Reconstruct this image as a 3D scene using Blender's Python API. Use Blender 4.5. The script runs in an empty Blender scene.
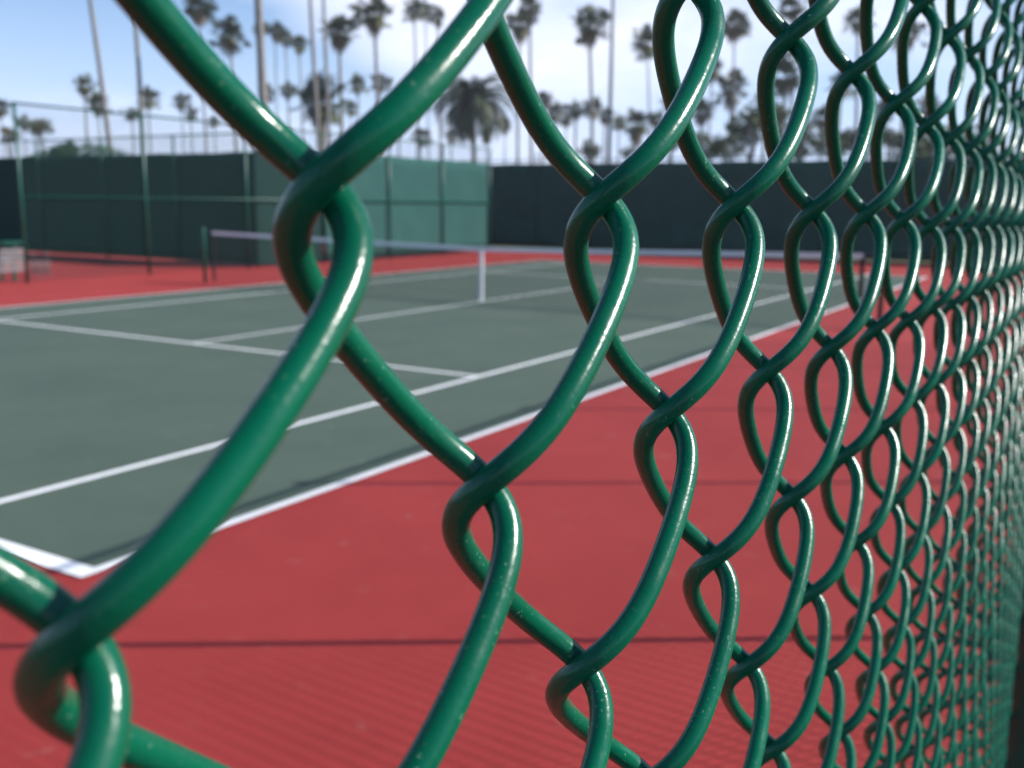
import bpy, math, random
import numpy as np
random.seed(7); rng = np.random.default_rng(7)
scene = bpy.context.scene
col = scene.collection

# ------------------------------------------------------------------ helpers
def tag(o, label=None, cat=None, group=None, kind=None):
    if label: o['label'] = label
    if cat: o['category'] = cat
    if group: o['group'] = group
    if kind: o['kind'] = kind
    return o

def empty(name, loc=(0, 0, 0), rz=0):
    o = bpy.data.objects.new(name, None); col.objects.link(o)
    o.location = loc; o.rotation_euler = (0, 0, rz); o.empty_display_size = .2
    return o

def mesh_np(name, V, Fc, smooth=True):
    """V (n,3) array, Fc (m,k) array of k-gons (or a list of such arrays)"""
    me = bpy.data.meshes.new(name)
    Fs = Fc if isinstance(Fc, list) else [Fc]
    Fs = [np.asarray(f, dtype=np.int32) for f in Fs if len(f)]
    me.vertices.add(len(V)); me.vertices.foreach_set('co', np.asarray(V, dtype=np.float32).ravel())
    loops = np.concatenate([f.ravel() for f in Fs])
    tot = np.concatenate([np.full(len(f), f.shape[1], np.int32) for f in Fs])
    st = np.concatenate([[0], np.cumsum(tot)[:-1]]).astype(np.int32)
    me.loops.add(len(loops)); me.loops.foreach_set('vertex_index', loops)
    me.polygons.add(len(tot)); me.polygons.foreach_set('loop_start', st); me.polygons.foreach_set('loop_total', tot)
    me.polygons.foreach_set('use_smooth', np.full(len(tot), smooth))
    me.update(calc_edges=True); me.validate()
    return me

class MB:
    def __init__(s): s.V = []; s.Q = []; s.T = []; s.n = 0
    def add(s, V, Q=None, T=None):
        V = np.asarray(V, float).reshape(-1, 3); s.V.append(V)
        if Q is not None and len(Q): s.Q.append(np.asarray(Q, int).reshape(-1, 4) + s.n)
        if T is not None and len(T): s.T.append(np.asarray(T, int).reshape(-1, 3) + s.n)
        s.n += len(V); return s
    def box(s, x0, x1, y0, y1, z0, z1):
        v = [(x, y, z) for x in (x0, x1) for y in (y0, y1) for z in (z0, z1)]
        return s.add(v, [(0, 1, 3, 2), (4, 6, 7, 5), (0, 4, 5, 1), (2, 3, 7, 6), (0, 2, 6, 4), (1, 5, 7, 3)])
    def obox(s, c, ax, ay, az):
        c = np.array(c, float); ax, ay, az = map(lambda a: np.array(a, float), (ax, ay, az))
        v = [c + i * ax + j * ay + k * az for i in (-1, 1) for j in (-1, 1) for k in (-1, 1)]
        return s.add(v, [(0, 1, 3, 2), (4, 6, 7, 5), (0, 4, 5, 1), (2, 3, 7, 6), (0, 2, 6, 4), (1, 5, 7, 3)])
    def tube(s, P, r, n=8, cap=True):
        V, Q, T = tube_np(np.asarray(P, float), r, n, cap); return s.add(V, Q, T)
    def quad(s, a, b, c, d): return s.add([a, b, c, d], [(0, 1, 2, 3)])
    def mesh(s, name, smooth=False):
        return mesh_np(name, np.concatenate(s.V), [np.concatenate(x) for x in (s.Q, s.T) if x], smooth)
    def build(s, name, mat, parent=None, smooth=False, bevel=0):
        me = s.mesh(name, smooth); return link(name, me, mat, parent, bevel)

def link(name, me, mat, parent=None, bevel=0):
    if mat and not me.materials: me.materials.append(mat)
    o = bpy.data.objects.new(name, me); col.objects.link(o)
    if parent: o.parent = parent
    if bevel:
        m = o.modifiers.new('bevel', 'BEVEL'); m.width = bevel; m.segments = 2; m.limit_method = 'ANGLE'
    return o

def tube_np(P, r, n=8, cap=True):
    m = len(P); r = np.broadcast_to(np.asarray(r, float), (m,))
    t = np.gradient(P, axis=0); t /= np.linalg.norm(t, axis=1)[:, None] + 1e-12
    u = np.zeros_like(P); a = np.array([0, 1., 0]) if abs(t[0, 1]) < .8 else np.array([1., 0, 0])
    u0 = a - t[0] * (a @ t[0]); u[0] = u0 / np.linalg.norm(u0)
    for i in range(1, m):
        q = u[i - 1] - t[i] * (u[i - 1] @ t[i]); u[i] = q / np.linalg.norm(q)
    w = np.cross(t, u); th = np.arange(n) * 2 * np.pi / n
    V = P[:, None] + r[:, None, None] * (np.cos(th)[None, :, None] * u[:, None] + np.sin(th)[None, :, None] * w[:, None])
    V = V.reshape(-1, 3)
    i = np.arange(m - 1)[:, None] * n; j = np.arange(n)[None]; j2 = (j + 1) % n
    Q = np.stack([i + j, i + j2, i + n + j2, i + n + j], -1).reshape(-1, 4)
    T = None
    if cap:
        V = np.concatenate([V, P[:1], P[-1:]]); c0 = m * n; c1 = c0 + 1
        k = np.arange(n); k2 = (k + 1) % n
        T = np.concatenate([np.stack([k2, k, np.full(n, c0)], -1), np.stack([(m - 1) * n + k, (m - 1) * n + k2, np.full(n, c1)], -1)])
    return V, Q, T

# ------------------------------------------------------------------ materials
def mat(name, color, rough=.6, spec=.5, var=0, vscale=3, color2=None, bump=0, bscale=200, metal=0, coord='Object', detail=6):
    m = bpy.data.materials.new(name); m.use_nodes = True
    nt = m.node_tree; b = nt.nodes['Principled BSDF']
    b.inputs['Base Color'].default_value = (*color, 1); b.inputs['Roughness'].default_value = rough
    b.inputs['Specular IOR Level'].default_value = spec; b.inputs['Metallic'].default_value = metal
    tc = nt.nodes.new('ShaderNodeTexCoord')
    if var or color2:
        n = nt.nodes.new('ShaderNodeTexNoise'); n.inputs['Scale'].default_value = vscale; n.inputs['Detail'].default_value = detail
        n.inputs['Roughness'].default_value = .65
        nt.links.new(tc.outputs[coord], n.inputs['Vector'])
        r = nt.nodes.new('ShaderNodeValToRGB'); r.color_ramp.elements[0].position = .32; r.color_ramp.elements[1].position = .68
        c1 = [max(0, c * (1 - var)) for c in color]; c2 = color2 or [c * (1 + var) for c in color]
        r.color_ramp.elements[0].color = (*c1, 1); r.color_ramp.elements[1].color = (*c2, 1)
        nt.links.new(n.outputs['Fac'], r.inputs[0]); nt.links.new(r.outputs[0], b.inputs['Base Color'])
    if bump:
        n2 = nt.nodes.new('ShaderNodeTexNoise'); n2.inputs['Scale'].default_value = bscale; n2.inputs['Detail'].default_value = 4
        bp = nt.nodes.new('ShaderNodeBump'); bp.inputs['Strength'].default_value = bump; bp.inputs['Distance'].default_value = .002
        nt.links.new(tc.outputs[coord], n2.inputs['Vector']); nt.links.new(n2.outputs['Fac'], bp.inputs['Height']); nt.links.new(bp.outputs[0], b.inputs['Normal'])
    return m

def vinyl_material():
    """green vinyl coating with fine grain, scuffs down to pale dust and rubbed patches"""
    m = bpy.data.materials.new('green_vinyl'); m.use_nodes = True
    nt = m.node_tree; N = nt.nodes; L = nt.links; b = N['Principled BSDF']
    tc = N.new('ShaderNodeTexCoord')
    oi = N.new('ShaderNodeObjectInfo')
    add = N.new('ShaderNodeVectorMath'); add.operation = 'MULTIPLY_ADD'
    add.inputs[1].default_value = (1, 1, 1)
    cmb = N.new('ShaderNodeCombineXYZ'); L.new(oi.outputs['Random'], cmb.inputs[0]); L.new(oi.outputs['Random'], cmb.inputs[2])
    L.new(tc.outputs['Object'], add.inputs[0]); L.new(cmb.outputs[0], add.inputs[2])
    def noise(scale, detail=3, rough=.5):
        n = N.new('ShaderNodeTexNoise'); n.inputs['Scale'].default_value = scale; n.inputs['Detail'].default_value = detail
        n.inputs['Roughness'].default_value = rough; L.new(add.outputs[0], n.inputs['Vector']); return n
    def ramp(src, p0, p1, c0=(0, 0, 0, 1), c1=(1, 1, 1, 1)):
        r = N.new('ShaderNodeValToRGB'); r.color_ramp.elements[0].position = p0; r.color_ramp.elements[1].position = p1
        r.color_ramp.elements[0].color = c0; r.color_ramp.elements[1].color = c1; L.new(src, r.inputs[0]); return r
    big = noise(28, 3)
    base = ramp(big.outputs['Fac'], .3, .7, (*VINYL_A, 1), (*VINYL_B, 1))
    specks = noise(1100, 2); sp = ramp(specks.outputs['Fac'], .66, .72)
    patch = noise(45, 2); pm = ramp(patch.outputs['Fac'], .42, .62)
    mul = N.new('ShaderNodeMath'); mul.operation = 'MULTIPLY'; L.new(sp.outputs[0], mul.inputs[0]); L.new(pm.outputs[0], mul.inputs[1])
    scuff = noise(380, 5, .7); sc = ramp(scuff.outputs['Fac'], .60, .68)
    pm2 = ramp(patch.outputs['Fac'], .66, .72)
    mul2 = N.new('ShaderNodeMath'); mul2.operation = 'MULTIPLY'; L.new(sc.outputs[0], mul2.inputs[0]); L.new(pm2.outputs[0], mul2.inputs[1])
    mx = N.new('ShaderNodeMath'); mx.operation = 'MAXIMUM'; L.new(mul.outputs[0], mx.inputs[0]); L.new(mul2.outputs[0], mx.inputs[1])
    k = N.new('ShaderNodeMath'); k.operation = 'MULTIPLY'; k.inputs[1].default_value = .38; L.new(mx.outputs[0], k.inputs[0])
    mix = N.new('ShaderNodeMixRGB'); L.new(k.outputs[0], mix.inputs[0]); L.new(base.outputs[0], mix.inputs[1]); mix.inputs[2].default_value = (.30, .42, .32, 1)
    L.new(mix.outputs[0], b.inputs['Base Color'])
    rr = ramp(noise(160, 4).outputs['Fac'], .3, .7, (.17, .17, .17, 1), (.34, .34, .34, 1)); L.new(rr.outputs[0], b.inputs['Roughness'])
    b.inputs['Specular IOR Level'].default_value = .36
    bn = noise(1300, 3); bl = noise(150, 3)
    ad = N.new('ShaderNodeMath'); ad.operation = 'MULTIPLY_ADD'; ad.inputs[1].default_value = 3.0
    L.new(bl.outputs['Fac'], ad.inputs[0]); L.new(bn.outputs['Fac'], ad.inputs[2])
    bp = N.new('ShaderNodeBump'); bp.inputs['Strength'].default_value = .35; bp.inputs['Distance'].default_value = .00012
    L.new(ad.outputs[0], bp.inputs['Height']); L.new(bp.outputs[0], b.inputs['Normal'])
    return m

VINYL_A = (.000, .078, .038); VINYL_B = (.000, .112, .055)
M = {}
M['vinyl'] = vinyl_material()
M['far_vinyl'] = mat('weathered_green_vinyl', (.008, .045, .038), .6, .3)
M['post_green'] = mat('green_painted_steel', (.004, .075, .050), .4, .5, .15, 6)
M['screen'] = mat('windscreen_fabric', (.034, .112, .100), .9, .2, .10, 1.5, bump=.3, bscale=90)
M['screen_dark'] = mat('dark_windscreen_fabric', (.014, .066, .050), .9, .2, .12, 1.2, bump=.3, bscale=90)
M['screen_back'] = mat('grey_green_windscreen', (.030, .082, .062), .9, .2, .22, .9, bump=.3, bscale=90)
M['white_tape'] = mat('white_canvas', (.78, .78, .80), .8, .3, .05, 8)
M['black_net'] = mat('black_net_cord', (.02, .02, .022), .8, .3)
M['white_paint'] = mat('white_bench_paint', (.26, .27, .275), .6, .3, .06, 5)
M['grey_wire'] = mat('galvanised_wire', (.16, .17, .18), .5, .4, .1, 20, metal=.2)
M['asphalt'] = mat('dark_asphalt_walk', (.06, .06, .06), .9, .2, .18, 2, bump=.4, bscale=60)  # walk outside the fence, darkened to cut light bounced onto the wires
M['bark'] = mat('palm_bark', (.24, .22, .21), .9, .2, .2, 2.5)
M['bark_brown'] = mat('brown_palm_bark', (.22, .12, .07), .9, .2, .25, 2)
M['frond'] = mat('palm_frond', (.075, .095, .032), .55, .4, .35, .8, color2=(.12, .13, .048))
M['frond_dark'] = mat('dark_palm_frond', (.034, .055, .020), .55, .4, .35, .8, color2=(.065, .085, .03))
M['dead'] = mat('dead_frond', (.22, .145, .09), .85, .2, .3, 1.5)
M['leaf'] = mat('tree_leaf', (.045, .078, .024), .6, .4, .35, .6, color2=(.10, .125, .04))
M['leaf_olive'] = mat('olive_tree_leaf', (.09, .085, .035), .6, .4, .3, .5, color2=(.14, .12, .05))
M['hedge'] = mat('hedge_leaf', (.018, .085, .028), .55, .4, .35, 1.2, color2=(.035, .12, .04))
M['pole'] = mat('dark_pole_paint', (.05, .055, .07), .5, .5, .1, 3)

def court_mat(name, c1, c2, stain, rough=.85):
    m = bpy.data.materials.new(name); m.use_nodes = True
    nt = m.node_tree; N = nt.nodes; L = nt.links; b = N['Principled BSDF']
    tc = N.new('ShaderNodeTexCoord')
    def noise(s, d, r=.6):
        n = N.new('ShaderNodeTexNoise'); n.inputs['Scale'].default_value = s; n.inputs['Detail'].default_value = d
        n.inputs['Roughness'].default_value = r; L.new(tc.outputs['Object'], n.inputs['Vector']); return n
    a = noise(.8, 9, .7); r = N.new('ShaderNodeValToRGB'); r.color_ramp.elements[0].position = .35; r.color_ramp.elements[1].position = .65
    r.color_ramp.elements[0].color = (*c1, 1); r.color_ramp.elements[1].color = (*c2, 1); L.new(a.outputs['Fac'], r.inputs[0])
    g = noise(260, 3); gr = N.new('ShaderNodeValToRGB'); gr.color_ramp.elements[0].color = (.82, .82, .82, 1); gr.color_ramp.elements[1].color = (1.16, 1.16, 1.16, 1)
    L.new(g.outputs['Fac'], gr.inputs[0])
    mu = N.new('ShaderNodeMixRGB'); mu.blend_type = 'MULTIPLY'; mu.inputs[0].default_value = 1; L.new(r.outputs[0], mu.inputs[1]); L.new(gr.outputs[0], mu.inputs[2])
    s = noise(5.5, 4, .55); sr = N.new('ShaderNodeValToRGB'); sr.color_ramp.elements[0].position = .64; sr.color_ramp.elements[1].position = .76; L.new(s.outputs['Fac'], sr.inputs[0])
    k = N.new('ShaderNodeMath'); k.operation = 'MULTIPLY'; k.inputs[1].default_value = .5; L.new(sr.outputs[0], k.inputs[0])
    mx = N.new('ShaderNodeMixRGB'); L.new(k.outputs[0], mx.inputs[0]); L.new(mu.outputs[0], mx.inputs[1]); mx.inputs[2].default_value = (*stain, 1)
    L.new(mx.outputs[0], b.inputs['Base Color']); b.inputs['Roughness'].default_value = rough; b.inputs['Specular IOR Level'].default_value = .25
    bp = N.new('ShaderNodeBump'); bp.inputs['Strength'].default_value = .5; bp.inputs['Distance'].default_value = .001
    L.new(g.outputs['Fac'], bp.inputs['Height']); L.new(bp.outputs[0], b.inputs['Normal'])
    return m
M['red'] = court_mat('red_court_paint', (.285, .028, .025), (.335, .036, .032), (.36, .13, .11))
M['green'] = court_mat('green_court_paint', (.060, .090, .068), (.077, .108, .081), (.15, .17, .13))
M['line'] = mat('white_line_paint', (.80, .81, .80), .7, .4, .0, 9, color2=(.90, .90, .90), detail=9)
M['ground'] = mat('dry_lawn', (.07, .085, .04), .95, .1, .3, .4)

# ------------------------------------------------------------------ camera
FX = 994.705; YAW, PITCH, ROLL = .538985649, -.180115063, .0107579406
CAM = np.array([-2.67893849, -3.86940861, 1.70350254])
from mathutils import Matrix, Vector
Fv = np.array([math.cos(PITCH) * math.cos(YAW), math.cos(PITCH) * math.sin(YAW), math.sin(PITCH)])
Rv = np.cross(Fv, [0, 0, 1]); Rv /= np.linalg.norm(Rv); Uv = np.cross(Rv, Fv)
R2 = Rv * math.cos(ROLL) + Uv * math.sin(ROLL); U2 = -Rv * math.sin(ROLL) + Uv * math.cos(ROLL)
cd = bpy.data.cameras.new('camera'); cam = bpy.data.objects.new('camera', cd); col.objects.link(cam)
cam.matrix_world = Matrix(((R2[0], U2[0], -Fv[0], CAM[0]), (R2[1], U2[1], -Fv[1], CAM[1]), (R2[2], U2[2], -Fv[2], CAM[2]), (0, 0, 0, 1)))
cd.sensor_width = 36; cd.lens = FX / 1024 * 36; cd.clip_start = .01; cd.clip_end = 3000
cd.dof.use_dof = True; cd.dof.focus_distance = .182; cd.dof.aperture_fstop = 25; cd.dof.aperture_blades = 6
scene.camera = cam
def ray(px, py):
    return Fv + R2 * (px - 512) / FX + U2 * (384 - py) / FX
def at(px, py, dist):
    """world point at horizontal distance dist (m) seen in direction px,py of the reference picture"""
    d = ray(px, py); return CAM + d * dist / math.hypot(d[0], d[1])

# ------------------------------------------------------------------ light
AZ = math.atan2(-.833, .553); EL = math.radians(35.8)
sd = bpy.data.lights.new('sun', 'SUN'); sd.energy = 5; sd.angle = math.radians(.6); sd.color = (1, .96, .90)
so = bpy.data.objects.new('sun', sd); col.objects.link(so)
tos = Vector((math.cos(EL) * math.cos(AZ), math.cos(EL) * math.sin(AZ), math.sin(EL)))
so.rotation_euler = tos.to_track_quat('Z', 'Y').to_euler(); so.location = (0, -20, 20)

w = bpy.data.worlds.new('World'); scene.world = w; w.use_nodes = True
nt = w.node_tree; N = nt.nodes; L = nt.links
bg = N['Background']; bg.inputs['Strength'].default_value = .085
sky = N.new('ShaderNodeTexSky'); sky.sky_type = 'NISHITA'; sky.sun_disc = False
sky.sun_elevation = EL; sky.sun_rotation = math.pi / 2 - AZ; sky.air_density = 1.0; sky.dust_density = .15; sky.ozone_density = 3.0
tc = N.new('ShaderNodeTexCoord')
mp = N.new('ShaderNodeMapping'); mp.inputs['Scale'].default_value = (1, 1, 2.6); mp.inputs['Location'].default_value = (4.4, 3.3, 1.1)
L.new(tc.outputs['Generated'], mp.inputs[0])
n1 = N.new('ShaderNodeTexNoise'); n1.inputs['Scale'].default_value = 2.4; n1.inputs['Detail'].default_value = 7; n1.inputs['Roughness'].default_value = .48
L.new(mp.outputs[0], n1.inputs['Vector'])
cr = N.new('ShaderNodeValToRGB'); cr.color_ramp.elements[0].position = .45; cr.color_ramp.elements[1].position = .66
L.new(n1.outputs['Fac'], cr.inputs[0])
sep = N.new('ShaderNodeSeparateXYZ'); L.new(tc.outputs['Generated'], sep.inputs[0])
hz = N.new('ShaderNodeMapRange'); hz.inputs['From Min'].default_value = 0; hz.inputs['From Max'].default_value = .24; hz.inputs['To Min'].default_value = 1; hz.inputs['To Max'].default_value = 0
L.new(sep.outputs['Z'], hz.inputs['Value'])
h2 = N.new('ShaderNodeMapRange'); h2.inputs['From Min'].default_value = .15; h2.inputs['From Max'].default_value = .6; h2.inputs['To Min'].default_value = .95; h2.inputs['To Max'].default_value = 0
L.new(sep.outputs['Z'], h2.inputs['Value'])
pw = N.new('ShaderNodeMath'); pw.operation = 'POWER'; pw.inputs[1].default_value = 1.5; L.new(hz.outputs[0], pw.inputs[0])
k1 = N.new('ShaderNodeMath'); k1.operation = 'MULTIPLY'; L.new(cr.outputs[0], k1.inputs[0]); L.new(h2.outputs[0], k1.inputs[1])
tint = N.new('ShaderNodeMixRGB'); tint.blend_type = 'MULTIPLY'; tint.inputs[0].default_value = 1; L.new(sky.outputs[0], tint.inputs[1]); tint.inputs[2].default_value = (.96, 1.10, 1.26, 1)
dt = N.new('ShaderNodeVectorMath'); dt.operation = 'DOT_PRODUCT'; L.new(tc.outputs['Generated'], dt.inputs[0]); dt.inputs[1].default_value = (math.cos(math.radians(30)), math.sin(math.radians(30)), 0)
fr = N.new('ShaderNodeMapRange'); fr.interpolation_type = 'SMOOTHSTEP'; fr.inputs['From Min'].default_value = -.5; fr.inputs['From Max'].default_value = .6; fr.inputs['To Min'].default_value = .15; fr.inputs['To Max'].default_value = 1  # haze and clouds thinned behind the camera to cut fill light
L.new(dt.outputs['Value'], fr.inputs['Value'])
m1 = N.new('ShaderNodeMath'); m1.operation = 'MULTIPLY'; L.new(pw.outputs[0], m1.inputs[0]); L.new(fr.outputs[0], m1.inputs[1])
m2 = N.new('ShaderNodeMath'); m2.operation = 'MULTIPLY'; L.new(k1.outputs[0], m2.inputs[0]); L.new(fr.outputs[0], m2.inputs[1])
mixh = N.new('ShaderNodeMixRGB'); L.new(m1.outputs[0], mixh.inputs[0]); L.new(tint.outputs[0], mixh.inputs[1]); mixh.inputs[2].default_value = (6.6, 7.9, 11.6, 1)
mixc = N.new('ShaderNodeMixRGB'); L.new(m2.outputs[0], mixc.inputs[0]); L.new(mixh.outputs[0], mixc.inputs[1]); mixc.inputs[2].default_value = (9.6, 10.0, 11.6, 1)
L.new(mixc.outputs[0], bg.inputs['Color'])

# ------------------------------------------------------------------ ground
def sheet(name, m, x0, x1, y0, y1, z, kind='structure'):
    return tag(MB().quad((x0, y0, z), (x1, y0, z), (x1, y1, z), (x0, y1, z)).build(name, m), kind=kind)
sheet('ground', M['ground'], -120, 700, -300, 700, -.012)
sheet('walkway', M['asphalt'], -14, 40, -7.5, -3.86, -.004)
sheet('court_apron', M['red'], -7, 30.55, -3.86, 34, 0)
CL, CW = 23.77, 10.97
sheet('court_surface', M['green'], 0.02, CL - .02, .02, CW - .02, .004)
lm = MB()
def ln(x0, x1, y0, y1): lm.quad((x0, y0, .008), (x1, y0, .008), (x1, y1, .008), (x0, y1, .008))
LW = .06
ln(0, .11, 0, CW); ln(CL - .08, CL, 0, CW)
ln(.11, CL - .08, 0, LW); ln(.11, CL - .08, CW - LW, CW)
ln(.11, CL - .08, 1.37, 1.37 + LW); ln(.11, CL - .08, CW - 1.37 - LW, CW - 1.37)
for X in (5.46, CL - 5.51): ln(X, X + LW, 1.37 + LW, CW - 1.37 - LW)
ln(5.51, CL - 5.51, CW / 2 - .025, CW / 2 + .025)
ln(.08, .2, CW / 2 - .025, CW / 2 + .025)
tag(lm.build('court_lines', M['line']), kind='structure')

# ------------------------------------------------------------------ near chain-link fence
a = .0314; WR = .00202
P3 = [0.06875, -2.60197, 1.70672, 0.03809, 0.0073, 0.00101, 1.56112, 1.54099, -0.00919, -0.01648, -0.00402, -0.02677, 0.00278, 0.00127]
D, X0, Z0, B, HH, EE, SS, GG, SH, LEAN, YAWF, SL, Q1, Q2 = P3
NODES = np.array([(0,0),(1,1),(2,2),(2,0),(3,1),(4,0),(3,-1),(5,-1),(4,2),(5,1),(6,0),(7,-1),(8,0),(-1,1),(1,-1),(0,2),(-1,-1)], float)
OFF = np.array([0.03295, -0.03018, -0.23136, -0.76826, -0.86407, -0.91736, 0.83291, 0.73888, 0.56593, -0.45881, 0.18703, 1.26958, 0.50518, -0.3632, -0.63256, 0.27596, 0.47049, 0.15416, 0.79574, -0.09933, -0.11379, 0.55735, -0.93951, 0.41488, 0.54235, 1.87663, 1.00818, -0.53412, 0.97144, 0.02198, -0.9564, 0.41951, -1.70362, -1.43561]).reshape(-1, 2) * 1e-3
FY = CAM[1] + D
def jit(i, j, seed):
    return np.sin(i * 1.7 + j * .9 + seed) * .5 + np.sin(i * .61 - j * 1.33 + seed * 2.1) * .5
def wire_pts(k, j0, n, per, warp=True):
    """centre line of woven wire k: ph=0 is its right bend at row j0, rows count downwards"""
    ph = np.linspace(0, n * np.pi, n * per + 1)
    sq = 1 / (1 + math.exp(-SS)); T = np.arcsin(sq * np.cos(ph)) / math.asin(sq); S = np.tanh(GG * np.sin(ph)) / np.tanh(GG)
    ii = (k - .5) + T / 2; jj = j0 + ph / np.pi
    d = np.zeros((len(ph), 2))
    if warp:
        ww = np.exp(-((ii[:, None] - NODES[:, 0]) ** 2 + (jj[:, None] - NODES[:, 1]) ** 2) / (2 * 1.1 ** 2)); d = ww @ OFF
        far = 1 - np.exp(-((ii - 3) ** 2 + (jj - .5) ** 2) / 30)
        d = d + far[:, None] * .0014 * np.stack([jit(ii, jj, 1.3), jit(ii, jj, 4.1)], -1)
    xr = (k - .5) * a + (a / 2 + EE) * T + Q1 * S + d[:, 0]
    zr = -B * jj + d[:, 1]
    fall = np.exp(-(zr / .9) ** 2); fx = np.exp(-(xr / 1.4) ** 2)
    if not warp: fall = fx = 0
    x = X0 + xr + SH * zr * fall
    y = FY - HH * S + Q2 * T + LEAN * zr * fall * fx + YAWF * xr * fx
    z = Z0 + zr + SL * xr * fx
    return np.stack([x, y, z], -1)

fence = empty('chain_link_fence', (CAM[0], FY, 0))
tag(fence, 'bright green vinyl coated chain link fence close in front, its woven wires filling the picture', 'fence')
fo = np.array([CAM[0], FY, 0])
ROWTOP = -47; NROW = 91          # rows of knuckles from the top rail to the ground
K0, K1 = -8, 92
for k in range(K0, 30):
    j0 = ROWTOP + ((k + ROWTOP) % 2)
    near = -2 <= k <= 8
    if near:   # finely sampled stretch at eye level, coarser above and below
        parts = [wire_pts(k, j0, 40, 10)[:-1], wire_pts(k, j0 + 40, 16, 40)[:-1], wire_pts(k, j0 + 56, NROW - 56, 10)]
    else:
        parts = [wire_pts(k, j0, NROW, 16)]
    P = np.concatenate(parts) - fo
    V, Q, T = tube_np(P, WR, 18 if near else 12)
    link('wire', mesh_np('wire', V, [Q, T]), M['vinyl'], fence)
me_s = None
for k in range(30, K1):
    s = (k + ROWTOP) % 2
    if me_s is None:
        P = wire_pts(0, ROWTOP, NROW, 10, False); V, Q, T = tube_np(P - fo, WR, 6)
        me_s = mesh_np('wire', V, [Q, T]); me_s.materials.append(M['vinyl'])
    o = link('wire', me_s, None, fence); o.location = (k * a, 0, -s * B)
# the rest of the mesh, farther along than can be told apart
base = wire_pts(0, ROWTOP, NROW, 6, False) - fo
V, Q, T = tube_np(base, WR, 4, False)
KE = 470
Vs = []; Qs = []
for k in range(K1, KE):
    s = (k + ROWTOP) % 2
    Vs.append(V + [k * a, 0, -s * B]); Qs.append(Q + (k - K1) * len(V))
tag(link('wire_mesh', mesh_np('wire_mesh', np.concatenate(Vs), np.concatenate(Qs)), M['vinyl'], fence), kind='stuff')
PX = [-3.69, -1.11, 1.71, 4.41, 7.11, 9.81, 12.3]
PY = FY - .030; FH = 3.52; tie_me = None
for X in PX:
    m = MB().tube([(X - fo[0], PY - fo[1], 0), (X - fo[0], PY - fo[1], FH)], .034 if X < 0 else .0175, 20)
    po = m.build('post', M['post_green'], fence, True)
    cp = MB().tube([(X - fo[0], PY - fo[1], FH + z) for z in (0, .02, .035, .045)], [.038, .038, .026, .004], 16)
    cp.build('post_cap', M['post_green'], po, True)
    for z in np.arange(.3, 3.4, .38):
        if tie_me is None:
            th = np.linspace(-.3, math.pi + .3, 14)
            tie_me = MB().tube([(.020 * math.cos(t), .020 * math.sin(t) - .001, 0) for t in -th], .0016, 6).mesh('tie_wire', True); tie_me.materials.append(M['vinyl'])
        link('tie_wire', tie_me, None, po).location = (X - fo[0], PY - fo[1], z)
MB().tube([(PX[0] - fo[0], PY - fo[1], FH - .03), (PX[-1] - fo[0], PY - fo[1], FH - .03)], .018, 14).build('top_rail', M['post_green'], fence, True)
MB().tube([(PX[0] - fo[0], FY - .012 - fo[1], .05), (PX[-1] - fo[0], FY - .012 - fo[1], .05)], .0022, 6).build('tension_wire', M['vinyl'], fence, True)

# ------------------------------------------------------------------ coarse chain-link for far fences
def far_mesh(p0, p1, z0, z1, r=.0019, pitch=.0628):
    """two families of diagonal strands, woven front / back, between p0 and p1 (xy)"""
    p0 = np.array(p0, float); p1 = np.array(p1, float); Ln = np.linalg.norm(p1 - p0); u = (p1 - p0) / Ln; nrm = np.array([-u[1], u[0]])
    m = MB(); H = z1 - z0; c = int(Ln / pitch); hv = H / (pitch * 1.18)
    for s in (1, -1):
        for i in range(-int(hv) - 1, c + int(hv) + 2):
            xa = i * pitch; xb = xa + s * hv * pitch; za, zb = z0, z1
            lo, hi = 0., 1.
            for lim in (0, Ln):
                t = (lim - xa) / (xb - xa)
                if (lim == 0) == (xb > xa): lo = max(lo, t)
                else: hi = min(hi, t)
            if hi - lo < .002: continue
            A = np.array([*(p0 + u * (xa + (xb - xa) * lo) + nrm * s * .003), z0 + H * lo]); Bp = np.array([*(p0 + u * (xa + (xb - xa) * hi) + nrm * s * .003), z0 + H * hi])
            m.add(*tube_np(np.array([A, Bp]), r, 3, False)[:2])
    return m

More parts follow.
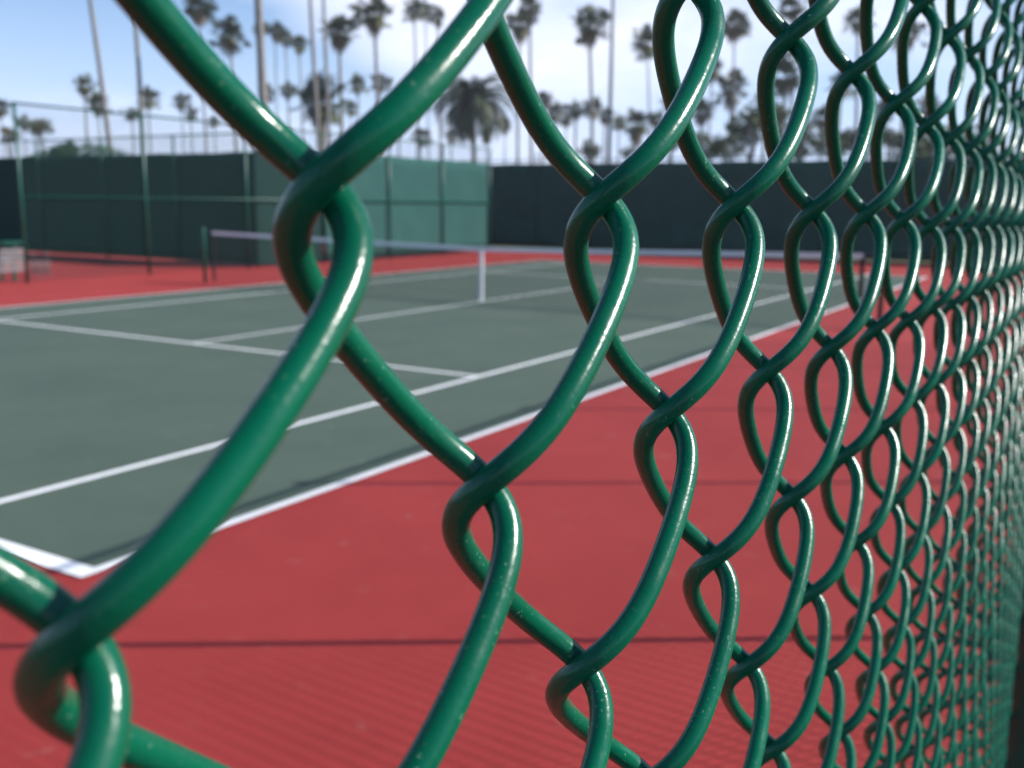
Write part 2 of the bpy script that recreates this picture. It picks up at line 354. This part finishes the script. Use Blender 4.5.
def fence_obj(name, label, posts, axis, const, H, rails, mesh_to, screen=None, mesh_end=None, sides=1, mm=M['post_green'], mesh_panels=True):
    """posts: positions along the axis; axis 'x' runs along x at y=const"""
    f = lambda t, off=0: (t, const + off) if axis == 'x' else (const + off, t)
    o = empty(name, (*f(posts[0]), 0)); tag(o, label, 'fence'); org = np.array([*f(posts[0]), 0.])
    for t in posts:
        x, y = f(t); MB().tube(np.array([(x, y, 0), (x, y, H)]) - org, .032, 12).build('post', mm, o, True)
    for z in rails:
        x, y = f(posts[0]); x2, y2 = f(mesh_end or posts[-1]); MB().tube(np.array([(x, y, z), (x2, y2, z)]) - org, .022, 10).build('rail', mm, o, True)
    if mesh_panels:
        m = far_mesh(f(posts[0], .04), f(mesh_end or posts[-1], .04), .05, H); m.V = [v - org for v in m.V]
        m.build('wire_mesh', M['far_vinyl'], o)
    if screen:
        t0, t1, z0, z1, off, sm = screen
        n = int(abs(t1 - t0) / .25); m = MB(); nz = 10
        tt = np.linspace(t0, t1, n + 1); zz = np.linspace(z0, z1, nz + 1)
        g = []
        for t in tt:
            for z in zz:
                sag = .015 * math.sin(t * 2.1 + z) * math.sin(z * 1.7) - (.03 * abs(math.sin(t * math.pi / 1.45)) if z == z1 else 0)
                x, y = f(t, off + .018 * math.sin(t * 3.3) * math.sin(z * 2.2)); g.append((x, y, z + sag * .6))
        g = np.array(g) - org; idx = np.arange((n + 1) * (nz + 1)).reshape(n + 1, nz + 1)
        Q = np.stack([idx[:-1, :-1], idx[1:, :-1], idx[1:, 1:], idx[:-1, 1:]], -1).reshape(-1, 4)
        so_ = m.add(g, Q).build('windscreen', sm, o, True)
        sol = so_.modifiers.new('thick', 'SOLIDIFY'); sol.thickness = .004
    return o
SY = 14.95
M['screen_far'] = mat('darker_side_windscreen', (.010, .036, .032), .9, .2, .1, 1.2, bump=.3, bscale=90)
sidef = fence_obj('chain_link_fence', 'tall green post and rail fence across the court, its far half behind sunlit teal windscreen',
          [9.6, 12.62, 15.7, 18.6, 21.5, 24.3, 27.15, 30.4], 'x', SY, 3.56, [3.53, 1.72], 9, (18.6, 27.15, .10, 3.05, .07, M['screen']), 27.15)
MB().box(16.1 - 9.6, 18.58 - 9.6, .075, .079, .08, 2.99).build('windscreen', M['screen_far'], sidef)  # separate darker panel between the cross fence and the teal screen
fence_obj('chain_link_fence', 'dark windscreened fence behind the bench with a green hedge mound above it',
          [15.2 + 3.0 * i for i in range(7)], 'y', 16.25, 3.42, [3.39], 16, (15.1, 33.2, .06, 2.93, .08, M['screen_dark']))
fence_obj('chain_link_fence', 'dark grey green windscreened fence behind the far end of the court, under the palms',
          [-3.8 + 3.0 * i for i in range(13)], 'y', 30.5, 3.3, [3.28], 20, (-3.8, 32.2, .06, 3.16, -.06, M['screen_back']), mesh_panels=False)

# ------------------------------------------------------------------ net
NX = 11.885
net = empty('tennis_net', (NX, 5.485, 0)); tag(net, 'black tennis net with white headband and white centre strap across the green court', 'net')
Y0, Y1 = -.87, 12.07
def ntop(y): return .945 + (1.06 - .945) * (abs(y - 5.485) / 6.47) ** 1.1
ys = np.linspace(Y0, Y1, 60); hb = MB()
for s in range(len(ys) - 1):
    ya, yb = ys[s] - 5.485, ys[s + 1] - 5.485; za, zb = ntop(ys[s]), ntop(ys[s + 1])
    for sx in (1, -1):
        x = .009 * sx
        hb.add([(x, ya, za - .068), (x, yb, zb - .068), (x, yb, zb), (x, ya, za)], [(0, 1, 2, 3)])
    hb.add([(-.009, ya, za), (.009, ya, za), (.009, yb, zb), (-.009, yb, zb)], [(0, 1, 2, 3)])
hb.build('headband', M['white_tape'], net, True)
nm = MB()
for y in np.arange(Y0, Y1, .045):
    nm.add(*tube_np(np.array([(0, y - 5.485, .03), (0, y - 5.485, ntop(y) - .06)]), .0022, 3, False)[:2])
for q in range(21):
    yy = np.linspace(Y0, Y1, 30); nm.add(*tube_np(np.array([(0, y - 5.485, .03 + (ntop(y) - .09) * q / 20) for y in yy]), .0022, 3, False)[:2])
nm.build('netting', M['black_net'], net)
for y in (Y0, Y1):
    MB().box(-.012, .012, y - 5.485 - .03, y - 5.485 + .03, .03, 1.0).build('side_band', M['black_net'], net)
MB().box(-.014, .014, -.03, .03, .02, .95).build('center_strap', M['white_tape'], net)
MB().tube([(0, -6.6, 1.08), (0, Y0 - 5.485, 1.05)], .003, 6).build('net_cord', M['grey_wire'], net)
MB().tube([(0, 6.84, 1.08), (0, Y1 - 5.485, 1.05)], .003, 6).build('net_cord', M['grey_wire'], net)
for y in (-1.15, 12.33):
    y_ = y - 5.485; s = 1 if y > 5 else -1
    p = MB().tube([(0, y_, 0), (0, y_, 1.10), (0, y_, 1.13), (0, y_, 1.145)], [.038, .038, .03, .005], 16).build('post', M['post_green'], net, True)
    MB().obox((.0, y_ + s * .06, .80), (.03, 0, 0), (0, .03, 0), (0, 0, .06)).build('winder', M['post_green'], p, bevel=.006)

# ------------------------------------------------------------------ bench and basket
be = empty('bench', (8.72, 15.5, 0), math.pi); tag(be, 'grey white slatted bench seen from behind beyond the end post of the tall fence', 'bench')
b1 = MB()
for i, y in enumerate((-.40, -.27, -.14)): b1.box(-1.15, .98, y - .055, y + .055, .42, .455)
b1.build('seat', M['white_paint'], be, bevel=.006)
b2 = MB()
for z in (.20, .30, .40, .50, .60): b2.obox((-.085, .05 + (z - .2) * .12, z + .04), (1.065, 0, 0), (0, .012, 0), (0, .010, .036))
b2.build('backrest', M['white_paint'], be, bevel=.004)
b3 = MB()
b3.box(-1.15, .98, -.47, -.455, .30, .41)
b3.build('apron', M['white_paint'], be, bevel=.004)
for x in (-.95, .82):
    for y in (-.4, .02):
        MB().box(x - .03, x + .03, y - .03, y + .03, 0, .418 if y < 0 else .40).build('leg', M['post_green'], be, bevel=.004)
MB().tube([(-1.15, .12, .79), (.98, .12, .79)], .04, 10).build('top_bar', M['post_green'], be, True)
for x in (-.95, .82): MB().tube([(x, .03, .40), (x, .12, .79)], .02, 8).build('upright', M['post_green'], be, True)

bk = empty('ball_basket', (10.17, 15.35, 0)); tag(bk, 'small grey wire ball basket standing just behind the end post of the tall fence', 'basket')
bm_ = MB()
def loop(z, hx, hy, r=.005): bm_.tube([(hx, hy, z), (-hx, hy, z), (-hx, -hy, z), (hx, -hy, z), (hx, hy, z)], r, 6)
for z in (.16, .22, .28, .34, .40): loop(z, .12 + z * .08, .12 + z * .08)
for i in np.linspace(-.12, .12, 7):
    for s in (1, -1):
        bm_.tube([(i, s * .13, .15), (i * 1.15, s * .155, .41)], .004, 5); bm_.tube([(s * .13, i, .15), (s * .155, i * 1.15, .41)], .004, 5)
    bm_.tube([(i, -.13, .155), (i, .13, .155)], .004, 5)
bm_.build('basket', M['grey_wire'], bk, True)
for sx in (1, -1):
    for sy in (1, -1): MB().tube([(sx * .13, sy * .13, .17), (sx * .17, sy * .15, 0)], .006, 6).build('leg', M['grey_wire'], bk, True)
for sx in (1, -1): MB().tube([(sx * .155, -.1, .41), (sx * .14, -.06, .62), (sx * .14, .06, .62), (sx * .155, .1, .41)], .006, 6).build('handle', M['grey_wire'], bk, True)

# ------------------------------------------------------------------ vegetation
def fan_crown(seed, n=58):
    r = np.random.default_rng(seed); m = MB()
    for i in range(n):
        az = r.uniform(0, 2 * np.pi); el = math.radians(r.choice([r.uniform(20, 85), r.uniform(-15, 40), r.uniform(-55, 0)]))
        d = np.array([math.cos(el) * math.cos(az), math.cos(el) * math.sin(az), math.sin(el)])
        side = np.cross(d, [0, 0, 1]); side /= np.linalg.norm(side); up = np.cross(side, d)
        pl = r.uniform(.18, .74); base = np.array([0, 0, .0]) + d * .03; tip = d * pl + np.array([0, 0, -.06 * pl])
        m.add([base - side * .012, base + side * .012, tip + side * .008, tip - side * .008], [(0, 1, 2, 3)])
        tw = r.uniform(-.6, .6); sd_ = side * math.cos(tw) + up * math.sin(tw)
        L_ = r.uniform(.26, .50)
        for q in np.linspace(-1.9, 1.9, 15):
            dd = d * math.cos(q) + sd_ * math.sin(q); ll = L_ * (1 - .12 * abs(q)) * r.uniform(.85, 1.1)
            c = np.cross(dd, np.cross(d, sd_)); c /= np.linalg.norm(c) + 1e-9
            mid = tip + dd * ll * .6; end = tip + dd * ll + np.array([0, 0, -.16 * ll - .05 * r.random()])
            m.add([tip, mid + c * .022, end, mid - c * .022], [(0, 1, 2, 3)])
    return m.mesh('crown')
def skirt(seed, n=36, ln_=.75):
    r = np.random.default_rng(seed); m = MB()
    for i in range(n):
        az = r.uniform(0, 2 * np.pi); o = np.array([math.cos(az), math.sin(az), 0]); s = np.array([-o[1], o[0], 0])
        a0 = o * .06 + np.array([0, 0, -.02]); L_ = ln_ * r.uniform(.5, 1.1); a1 = o * r.uniform(.16, .34) + np.array([0, 0, -.35 * L_]); a2 = o * r.uniform(.12, .30) + np.array([0, 0, -L_])
        m.add([a0 - s * .01, a0 + s * .01, a1 + s * .07, a1 - s * .07], [(0, 1, 2, 3)])
        for q in (-.09, -.04, .01, .06): m.add([a1 + s * q, a1 + s * (q + .035), a2 + s * (q * 1.3 + .02)], None, [(0, 1, 2)])
    return m.mesh('dead_fronds')
def date_crown(seed, n=120):
    r = np.random.default_rng(seed); m = MB()
    for i in range(n):
        az = r.uniform(0, 2 * np.pi); el = math.radians(r.uniform(-25, 80)); o = np.array([math.cos(az), math.sin(az), 0]); s = np.array([-o[1], o[0], 0])
        L_ = r.uniform(.85, 1.1); P = []; p = np.zeros(3); e = el
        for q in range(10):
            P.append(p.copy()); p = p + (o * math.cos(e) + np.array([0, 0, math.sin(e)])) * L_ / 9; e -= math.radians(9 + 4 * math.cos(el))
        P = np.array(P)
        for q in range(9):
            t = P[q + 1] - P[q]; wdt = .010 * (1 - q / 12)
            m.add([P[q] - s * wdt, P[q] + s * wdt, P[q + 1] + s * wdt, P[q + 1] - s * wdt], [(0, 1, 2, 3)])
            if q > 0:
                for f_ in (0, .33, .66):
                    for sg in (1, -1):
                        b0 = P[q] + t * f_; le = .20 * math.sin(min(1, (q + f_) / 3) * 1.57) * (1 - (q + f_) / 14)
                        e1 = b0 + s * sg * le + t * 1.0 + np.array([0, 0, -.05 * r.random() - .03])
                        m.add([b0, b0 + t * .32, e1], None, [(0, 1, 2)])
    return m.mesh('crown')
FANS = [fan_crown(s) for s in (1, 2, 3, 4, 5)]
for x in FANS: x.materials.append(M['frond'])
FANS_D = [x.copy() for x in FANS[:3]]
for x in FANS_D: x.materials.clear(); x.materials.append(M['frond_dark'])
SK = [skirt(s) for s in (11, 12, 13)]
for x in SK: x.materials.append(M['dead'])
DATE = [date_crown(s) for s in (21, 22)]
for x in DATE: x.materials.append(M['frond_dark'])

def palm(px, py, rpx, label, rm=2.1, kind='fan', lean=0, tr=None, skirt_=1, bark='bark', dist=None, base_px=None, dark=False, group='palms beyond the courts'):
    dist = dist or rm * FX / rpx
    rm = rpx * dist / FX; tr = tr or random.uniform(.13, .24)
    c = at(px, py, dist); z = c[2]
    gx = gy = 0
    if base_px is not None:
        g = at(base_px, 160, dist); gx, gy = (g - c)[:2] * (z - 0) / max(.5, (z - g[2]))
    o = empty('palm_tree', (c[0] + gx, c[1] + gy, 0), random.uniform(0, 6.28)); tag(o, label, 'palm tree', group)
    ca, sa = math.cos(-o.rotation_euler.z), math.sin(-o.rotation_euler.z)
    tx, ty = -gx * ca + gy * sa, -gx * sa - gy * ca
    n = 14; tt = np.linspace(0, 1, n); P = np.stack([tx * tt ** .8, ty * tt ** .8, z * tt], -1)
    P[:, 0] += .25 * np.sin(tt * 3.1) * random.uniform(-1, 1); P[-1] = (tx, ty, z)
    rad = tr * (1.25 - .45 * tt); rad[0] *= 1.5; rad[1] *= 1.12
    rad = rad * (1 + .05 * np.sin(np.arange(n) * 2.2))
    MB().tube(P, rad, 10).build('trunk', M[bark], o, True)
    cm = random.choice(DATE if kind == 'date' else FANS_D if dark else FANS)
    cr_ = link('crown', cm, None, o); cr_.location = (tx, ty, z); rm *= 1.42; cr_.scale = (rm * random.uniform(.88, 1.1), rm * random.uniform(.88, 1.1), rm * random.uniform(.72, 1.05)); cr_.rotation_euler = (random.uniform(-.22, .22), random.uniform(-.22, .22), random.uniform(0, 6.28))
    if skirt_ and kind == 'fan':
        s_ = link('dead_fronds', random.choice(SK), None, o); s_.location = (tx, ty, z - .1); s_.scale = (rm * .95, rm * .95, rm * skirt_)
    return o
G1 = 'tall palms standing beyond the courts'
palm(84, -40, 24, 'palm with a long bare leaning trunk running out of the top left of the picture', dist=74, base_px=111, tr=.16)
palm(131, -36, 22, 'palm with a slim straight trunk running out of the top beside the leaning one', dist=78, base_px=142, tr=.16)
palm(255, -60, 30, 'thickest pale trunk running out of the top between a round crown and four small crowns', dist=62, base_px=265, tr=.26)
palm(308, -40, 22, 'palm whose thin trunk leaves the top just left of a round crowned one', dist=76, base_px=321, tr=.15)
palm(322, -38, 20, 'palm whose thin trunk passes behind a round crown and leaves the top', dist=84, base_px=331, tr=.15)
palm(84, 86, 10, 'upper one of two small palms crossed by the leaning bare trunk', rm=2.0)
palm(98, 104, 11, 'lower fuller one of two small palms crossed by the leaning bare trunk', rm=2.0)
palm(148, 99, 10, 'small palm directly above the second post of the tall fence', rm=2.0)
palm(132, 113, 8, 'tiny pale palm just left of the second post of the tall fence', rm=1.9)
palm(0, 108, 10, 'dark small palm cut by the left edge of the picture', rm=2.0, dark=True)
palm(198, 8, 16, 'palm with brown skirted crown at the top behind the thick diagonal wire', rm=2.1, base_px=207)
palm(230, 36, 16, 'round dense crowned palm standing alone between the thick wire and the pale trunk', rm=2.2, base_px=236, dark=True)
palm(261, 29, 8, 'leftmost of four small high crowns in a row between two bare trunks', rm=1.8, base_px=267)
palm(275, 31, 10, 'second and fullest of four small high crowns in a row between two bare trunks', rm=1.9, base_px=279)
palm(285, 37, 8, 'third of four small high crowns in a row, half hidden by its neighbours', rm=1.8, base_px=290)
palm(299, 44, 10, 'lowest and rightmost of four small high crowns in a row between two bare trunks', rm=1.9, base_px=304)
palm(339, 33, 18, 'full crowned palm to the left of the highest crown, above the short brown trunked one', rm=2.2, base_px=344, dark=True)
palm(374, 15, 19, 'broad crowned high palm in the gap between the crossing wires', rm=2.2, base_px=379)
palm(414, 10, 10, 'left one of three narrow high palms standing close together', rm=2.0, base_px=418)
palm(425, 9, 9, 'middle one of three narrow high palms standing close together', rm=1.9, base_px=429)
palm(438, 18, 9, 'right lower one of three narrow high palms standing close together', rm=1.9, base_px=441)
palm(520, 25, 17, 'left larger crown of the overlapping pair right of the upper wire crossing', rm=2.2, base_px=519)
palm(530, 6, 12, 'small upper crown of the overlapping pair right of the upper wire crossing', rm=2.0, base_px=532)
palm(589, 26, 20, 'palm with hanging dead fronds immediately left of the dark light pole', rm=2.2, base_px=592)
palm(647, 42, 14, 'ragged palm right of the light pole with drooping fronds', rm=2.1, base_px=650)
palm(734, 26, 16, 'palm seen inside the first big wire loop at the top', rm=2.1, base_px=733)
palm(793, 8, 15, 'dark crown at the very top behind the third column of wire loops', rm=2.1, base_px=792, dark=True)
palm(908, 34, 15, 'palm seen through the wire loops near the top right corner', rm=2.1, base_px=900)
palm(858, 20, 13, 'tall palm behind the fourth column of wire loops', rm=2.1, base_px=855)
palm(181, 102, 9, 'left bigger one of two low palms behind the thick diagonal wire', rm=2.0)
palm(191, 113, 7, 'right smaller one of two low palms behind the thick diagonal wire', rm=1.9)
palm(267, 92, 9, 'left one of a matching low pair under the pale thick trunk', rm=2.0)
palm(288, 91, 9, 'right one of a matching low pair beside the brown trunked palm', rm=2.0)
palm(214, 122, 6, 'tiny far palm above the windscreen between the low pair and the thick wire', rm=1.8)
palm(321, 104, 25, 'stout palm with a thick brown trunk and drooping dark crown', rm=3.0, tr=.55, bark='bark_brown', base_px=323, dark=True)
palm(358, 85, 10, 'left smaller one of two pale palms below the broad high crown', rm=2.0)
palm(380, 83, 11, 'right one of two pale palms below the broad high crown', rm=2.0)
palm(351, 108, 8, 'lowest pale palm right of the stout brown trunk', rm=1.9)
palm(473, 102, 32, 'big dark date palm with a black trunk in the gap beside the wire crossing', rm=4.0, kind='date', tr=.32, skirt_=0, base_px=475)
palm(421, 137, 10, 'low far palm left of the big date palm', rm=2.0)
palm(451, 136, 8, 'low far palm under the left side of the big date palm', rm=1.9)
palm(487, 135, 9, 'low far palm under the right side of the big date palm', rm=2.0)
palm(543, 100, 11, 'upper left end of the low row of crowns leaning down behind the second wire', rm=2.1)
palm(555, 113, 10, 'second crown of the low row behind the second wire', rm=2.0)
palm(576, 109, 11, 'third crown of the low row, pale green left of the light pole', rm=2.0)
palm(593, 109, 11, 'fourth crown of the low row, touching the light pole', rm=2.0)
palm(619, 121, 9, 'first crown of the low row just right of the light pole', rm=2.0)
palm(637, 125, 15, 'largest shaggiest crown of the low row right of the light pole', rm=2.2, skirt_=1.6)
palm(656, 120, 10, 'last crown of the low row before the twisted wire loop', rm=2.0)
palm(702, 112, 13, 'dark low palm left of the shaded grove', rm=2.1, dark=True)
palm(731, 88, 15, 'pale crowned palm rising above the shaded grove', rm=2.1, skirt_=1.4)
palm(787, 76, 20, 'wide dark palm above the right part of the shaded grove', rm=2.4, dark=True)
palm(822, 118, 13, 'low palm at the right end of the shaded grove', rm=2.0, dark=True)
palm(884, 112, 14, 'low dark palm behind the fifth column of wire loops', rm=2.1, dark=True)
palm(927, 110, 14, 'low dark palm behind the far dense part of the wire mesh', rm=2.1, dark=True)

def leaf_blob(m, c, rad, n, r, size):
    d = r.normal(size=(n, 3)); d /= np.linalg.norm(d, axis=1)[:, None]; rr = r.uniform(.45, 1.05, n) ** .6
    P = c + d * rr[:, None] * rad
    nrm = r.normal(size=(n, 3)); nrm /= np.linalg.norm(nrm, axis=1)[:, None]
    t = np.cross(nrm, r.normal(size=(n, 3))); t /= np.linalg.norm(t, axis=1)[:, None]; b_ = np.cross(nrm, t)
    s = size * r.uniform(.6, 1.3, n)[:, None]
    V = np.stack([P - t * s, P - b_ * s * .5, P + t * s, P + b_ * s * .5], 1).reshape(-1, 3)
    m.add(V, np.arange(4 * n).reshape(-1, 4))
def tree(px, py, rpx, label, dist, lm_, cat='tree', flat=.75, name='tree', seed=0, group=None):
    R_ = rpx * (1.3 if px > 650 else 1) * dist / FX; c = at(px, py, dist); r = np.random.default_rng(seed + int(px))
    o = empty(name, (c[0], c[1], 0)); tag(o, label, cat, group)
    m = MB(); k = MB(); top = c[2]
    k.tube([(0, 0, 0), (.05 * R_, 0, top * .3), (0, .04 * R_, top * .62), (0, 0, top)], [.09 * R_, .07 * R_, .05 * R_, .02 * R_], 9)
    for i in range(13):
        d = r.normal(size=3); d /= np.linalg.norm(d); cc = np.array([0, 0, top]) + d * R_ * np.array([.62, .62, .62 * flat]) * r.uniform(.6, 1.1)
        leaf_blob(m, cc, R_ * r.uniform(.28, .45) * np.array([1, 1, flat]), 130, r, R_ * .065)
        if i % 2 == 0: k.tube([(0, 0, top * .62), (cc * np.array([.5, .5, 1])) * np.array([1, 1, .9]), cc], [.035 * R_, .02 * R_, .008 * R_], 6)
    k.build('trunk', M['bark'], o, True); m.build('crown', lm_, o)
    return o
tree(9, 135, 12, 'olive tree left of the end post of the tall fence', 95, M['leaf_olive'], group=None)
tree(40, 126, 15, 'orange tinged loose tree right of the end post of the tall fence', 105, M['leaf_olive'])
tree(588, 149, 16, 'low grey green tree under the row of crowns at the foot of the light pole', 110, M['leaf'])
tree(752, 130, 26, 'broad dark tree in the middle of the shaded grove', 100, M['leaf'])
tree(706, 146, 18, 'low dark tree at the left end of the shaded grove', 90, M['leaf'])
tree(800, 140, 22, 'low dark tree at the right end of the shaded grove', 92, M['leaf'])
tree(860, 142, 20, 'dark tree right of the shaded grove above the far windscreen', 95, M['leaf'])
tree(915, 148, 24, 'dark tree behind the densest wire loops above the far windscreen', 95, M['leaf'])
tree(972, 150, 24, 'rightmost dark tree behind the wire mesh', 95, M['leaf'])
for px, py, r_, lb, dd in ((672, 140, 12, 'small dark tree directly right of the twisted wire loop', 88), (728, 148, 16, 'low round tree in front of the shaded grove', 84), (778, 118, 15, 'upper dark tree crown in the shaded grove under the wide palm', 108),
        (832, 146, 15, 'small dark tree filling the gap in the fourth column of loops', 86), (552, 152, 10, 'small bush left of the low grey green tree', 100), (628, 152, 9, 'small bush right of the foot of the light pole', 104),
        (944, 140, 16, 'tall narrow dark tree near the right edge of the far windscreen', 98), (890, 140, 14, 'dark tree between the fifth and sixth columns of loops', 96)):
    tree(px, py, r_, lb, dd, M['leaf'])
palm(712, 70, 13, 'pale palm left above the shaded grove', rm=2.1)
palm(765, 100, 15, 'shaggy palm in the centre of the shaded grove', rm=2.2, dark=True, skirt_=1.5)
palm(842, 84, 14, 'mid height palm in the fourth column of wire loops', rm=2.1, dark=True)
palm(672, 104, 11, 'low palm directly behind the edge of the twisted wire loop', rm=2.0)
palm(605, 116, 9, 'small crown just left of the light pole, lowest in the row', rm=1.9)
palm(566, 118, 9, 'small drooping crown under the second and third of the low row', rm=1.9)
palm(505, 126, 9, 'small palm between the big date palm and the second wire', rm=1.9)
palm(24, 122, 8, 'tiny palm between the olive tree and the orange tinged one', rm=1.8)
palm(398, 118, 9, 'low palm touching the lower edge of the thick upper wire', rm=1.9)
# shrubby mound behind the dark windscreen
c = at(78, 154, 36)
hg = empty('hedge', (c[0], c[1], 0)); tag(hg, 'mounded green hedge showing above the dark windscreen on the left', 'hedge')
m = MB(); r = np.random.default_rng(3); dirx = np.array([R2[0], R2[1]]) / math.hypot(R2[0], R2[1])
for i in range(30):
    u_ = r.uniform(-1, 1); tz = c[2] + .55 * (1 - (u_ - .1) ** 2 * 1.0) - .22
    cc = np.array([*(dirx * u_ * 1.75), tz - .35]); leaf_blob(m, cc, np.array([.45, .45, .42]), 160, r, .06)
cc = np.array([*(dirx * -.25), c[2] + .28]); leaf_blob(m, cc, np.array([.18, .18, .22]), 120, r, .05)
for i in range(16):
    cc = np.array([*(dirx * r.uniform(-1.7, 1.7)), r.uniform(.3, 2.6)]); leaf_blob(m, cc, np.array([.5, .5, .6]), 120, r, .07)
m.build('foliage', M['hedge'], hg)
k = MB()
for i in range(7): x = -1.5 + i * .5; k.tube([(*(dirx * x), 0), (*(dirx * (x + .1)), 1.6), (*(dirx * x), 2.8)], [.05, .035, .015], 7)
k.build('stems', M['bark'], hg, True)

# thin sea haze that pales the far palms
hzm = bpy.data.materials.new('haze'); hzm.use_nodes = True
hn = hzm.node_tree; hn.nodes.remove(hn.nodes['Principled BSDF'])
pv = hn.nodes.new('ShaderNodeVolumePrincipled'); pv.inputs['Color'].default_value = (.86, .90, 1, 1); pv.inputs['Density'].default_value = .0004; pv.inputs['Anisotropy'].default_value = .2
hn.links.new(pv.outputs[0], hn.nodes['Material Output'].inputs['Volume'])
tag(MB().box(-125, 705, -305, 705, -1.0, 48).build('haze', hzm), kind='stuff')

# light pole
lp = at(609, 150, 46)
po = empty('light_pole', (lp[0], lp[1], 0)); tag(po, 'tall thin dark light pole rising out of the top between two palms', 'light pole')
MB().tube([(0, 0, 0), (0, 0, 6), (0, 0, 13.5)], [.10, .085, .06], 14).build('pole', M['pole'], po, True)
MB().tube([(0, 0, 0), (0, 0, .25)], .2, 14).build('base', M['pole'], po, True)
MB().tube([(-.8, 0, 13.45), (.8, 0, 13.45)], .04, 8).build('cross_arm', M['pole'], po, True)
for x in (-.7, .7):
    f_ = MB().obox((x, -.15, 13.6), (.25, 0, 0), (0, .2, -.05), (0, .02, .08)).build('floodlight', M['pole'], po, bevel=.02)

# ------------------------------------------------------------------ render settings
scene.view_settings.view_transform = 'Standard'; scene.view_settings.look = 'None'; scene.view_settings.exposure = .52; scene.view_settings.gamma = 1
scene.render.engine = 'CYCLES'; scene.cycles.use_denoising = True; scene.cycles.max_bounces = 6; scene.cycles.sample_clamp_indirect = 6
scene.render.resolution_x = 1024; scene.render.resolution_y = 768
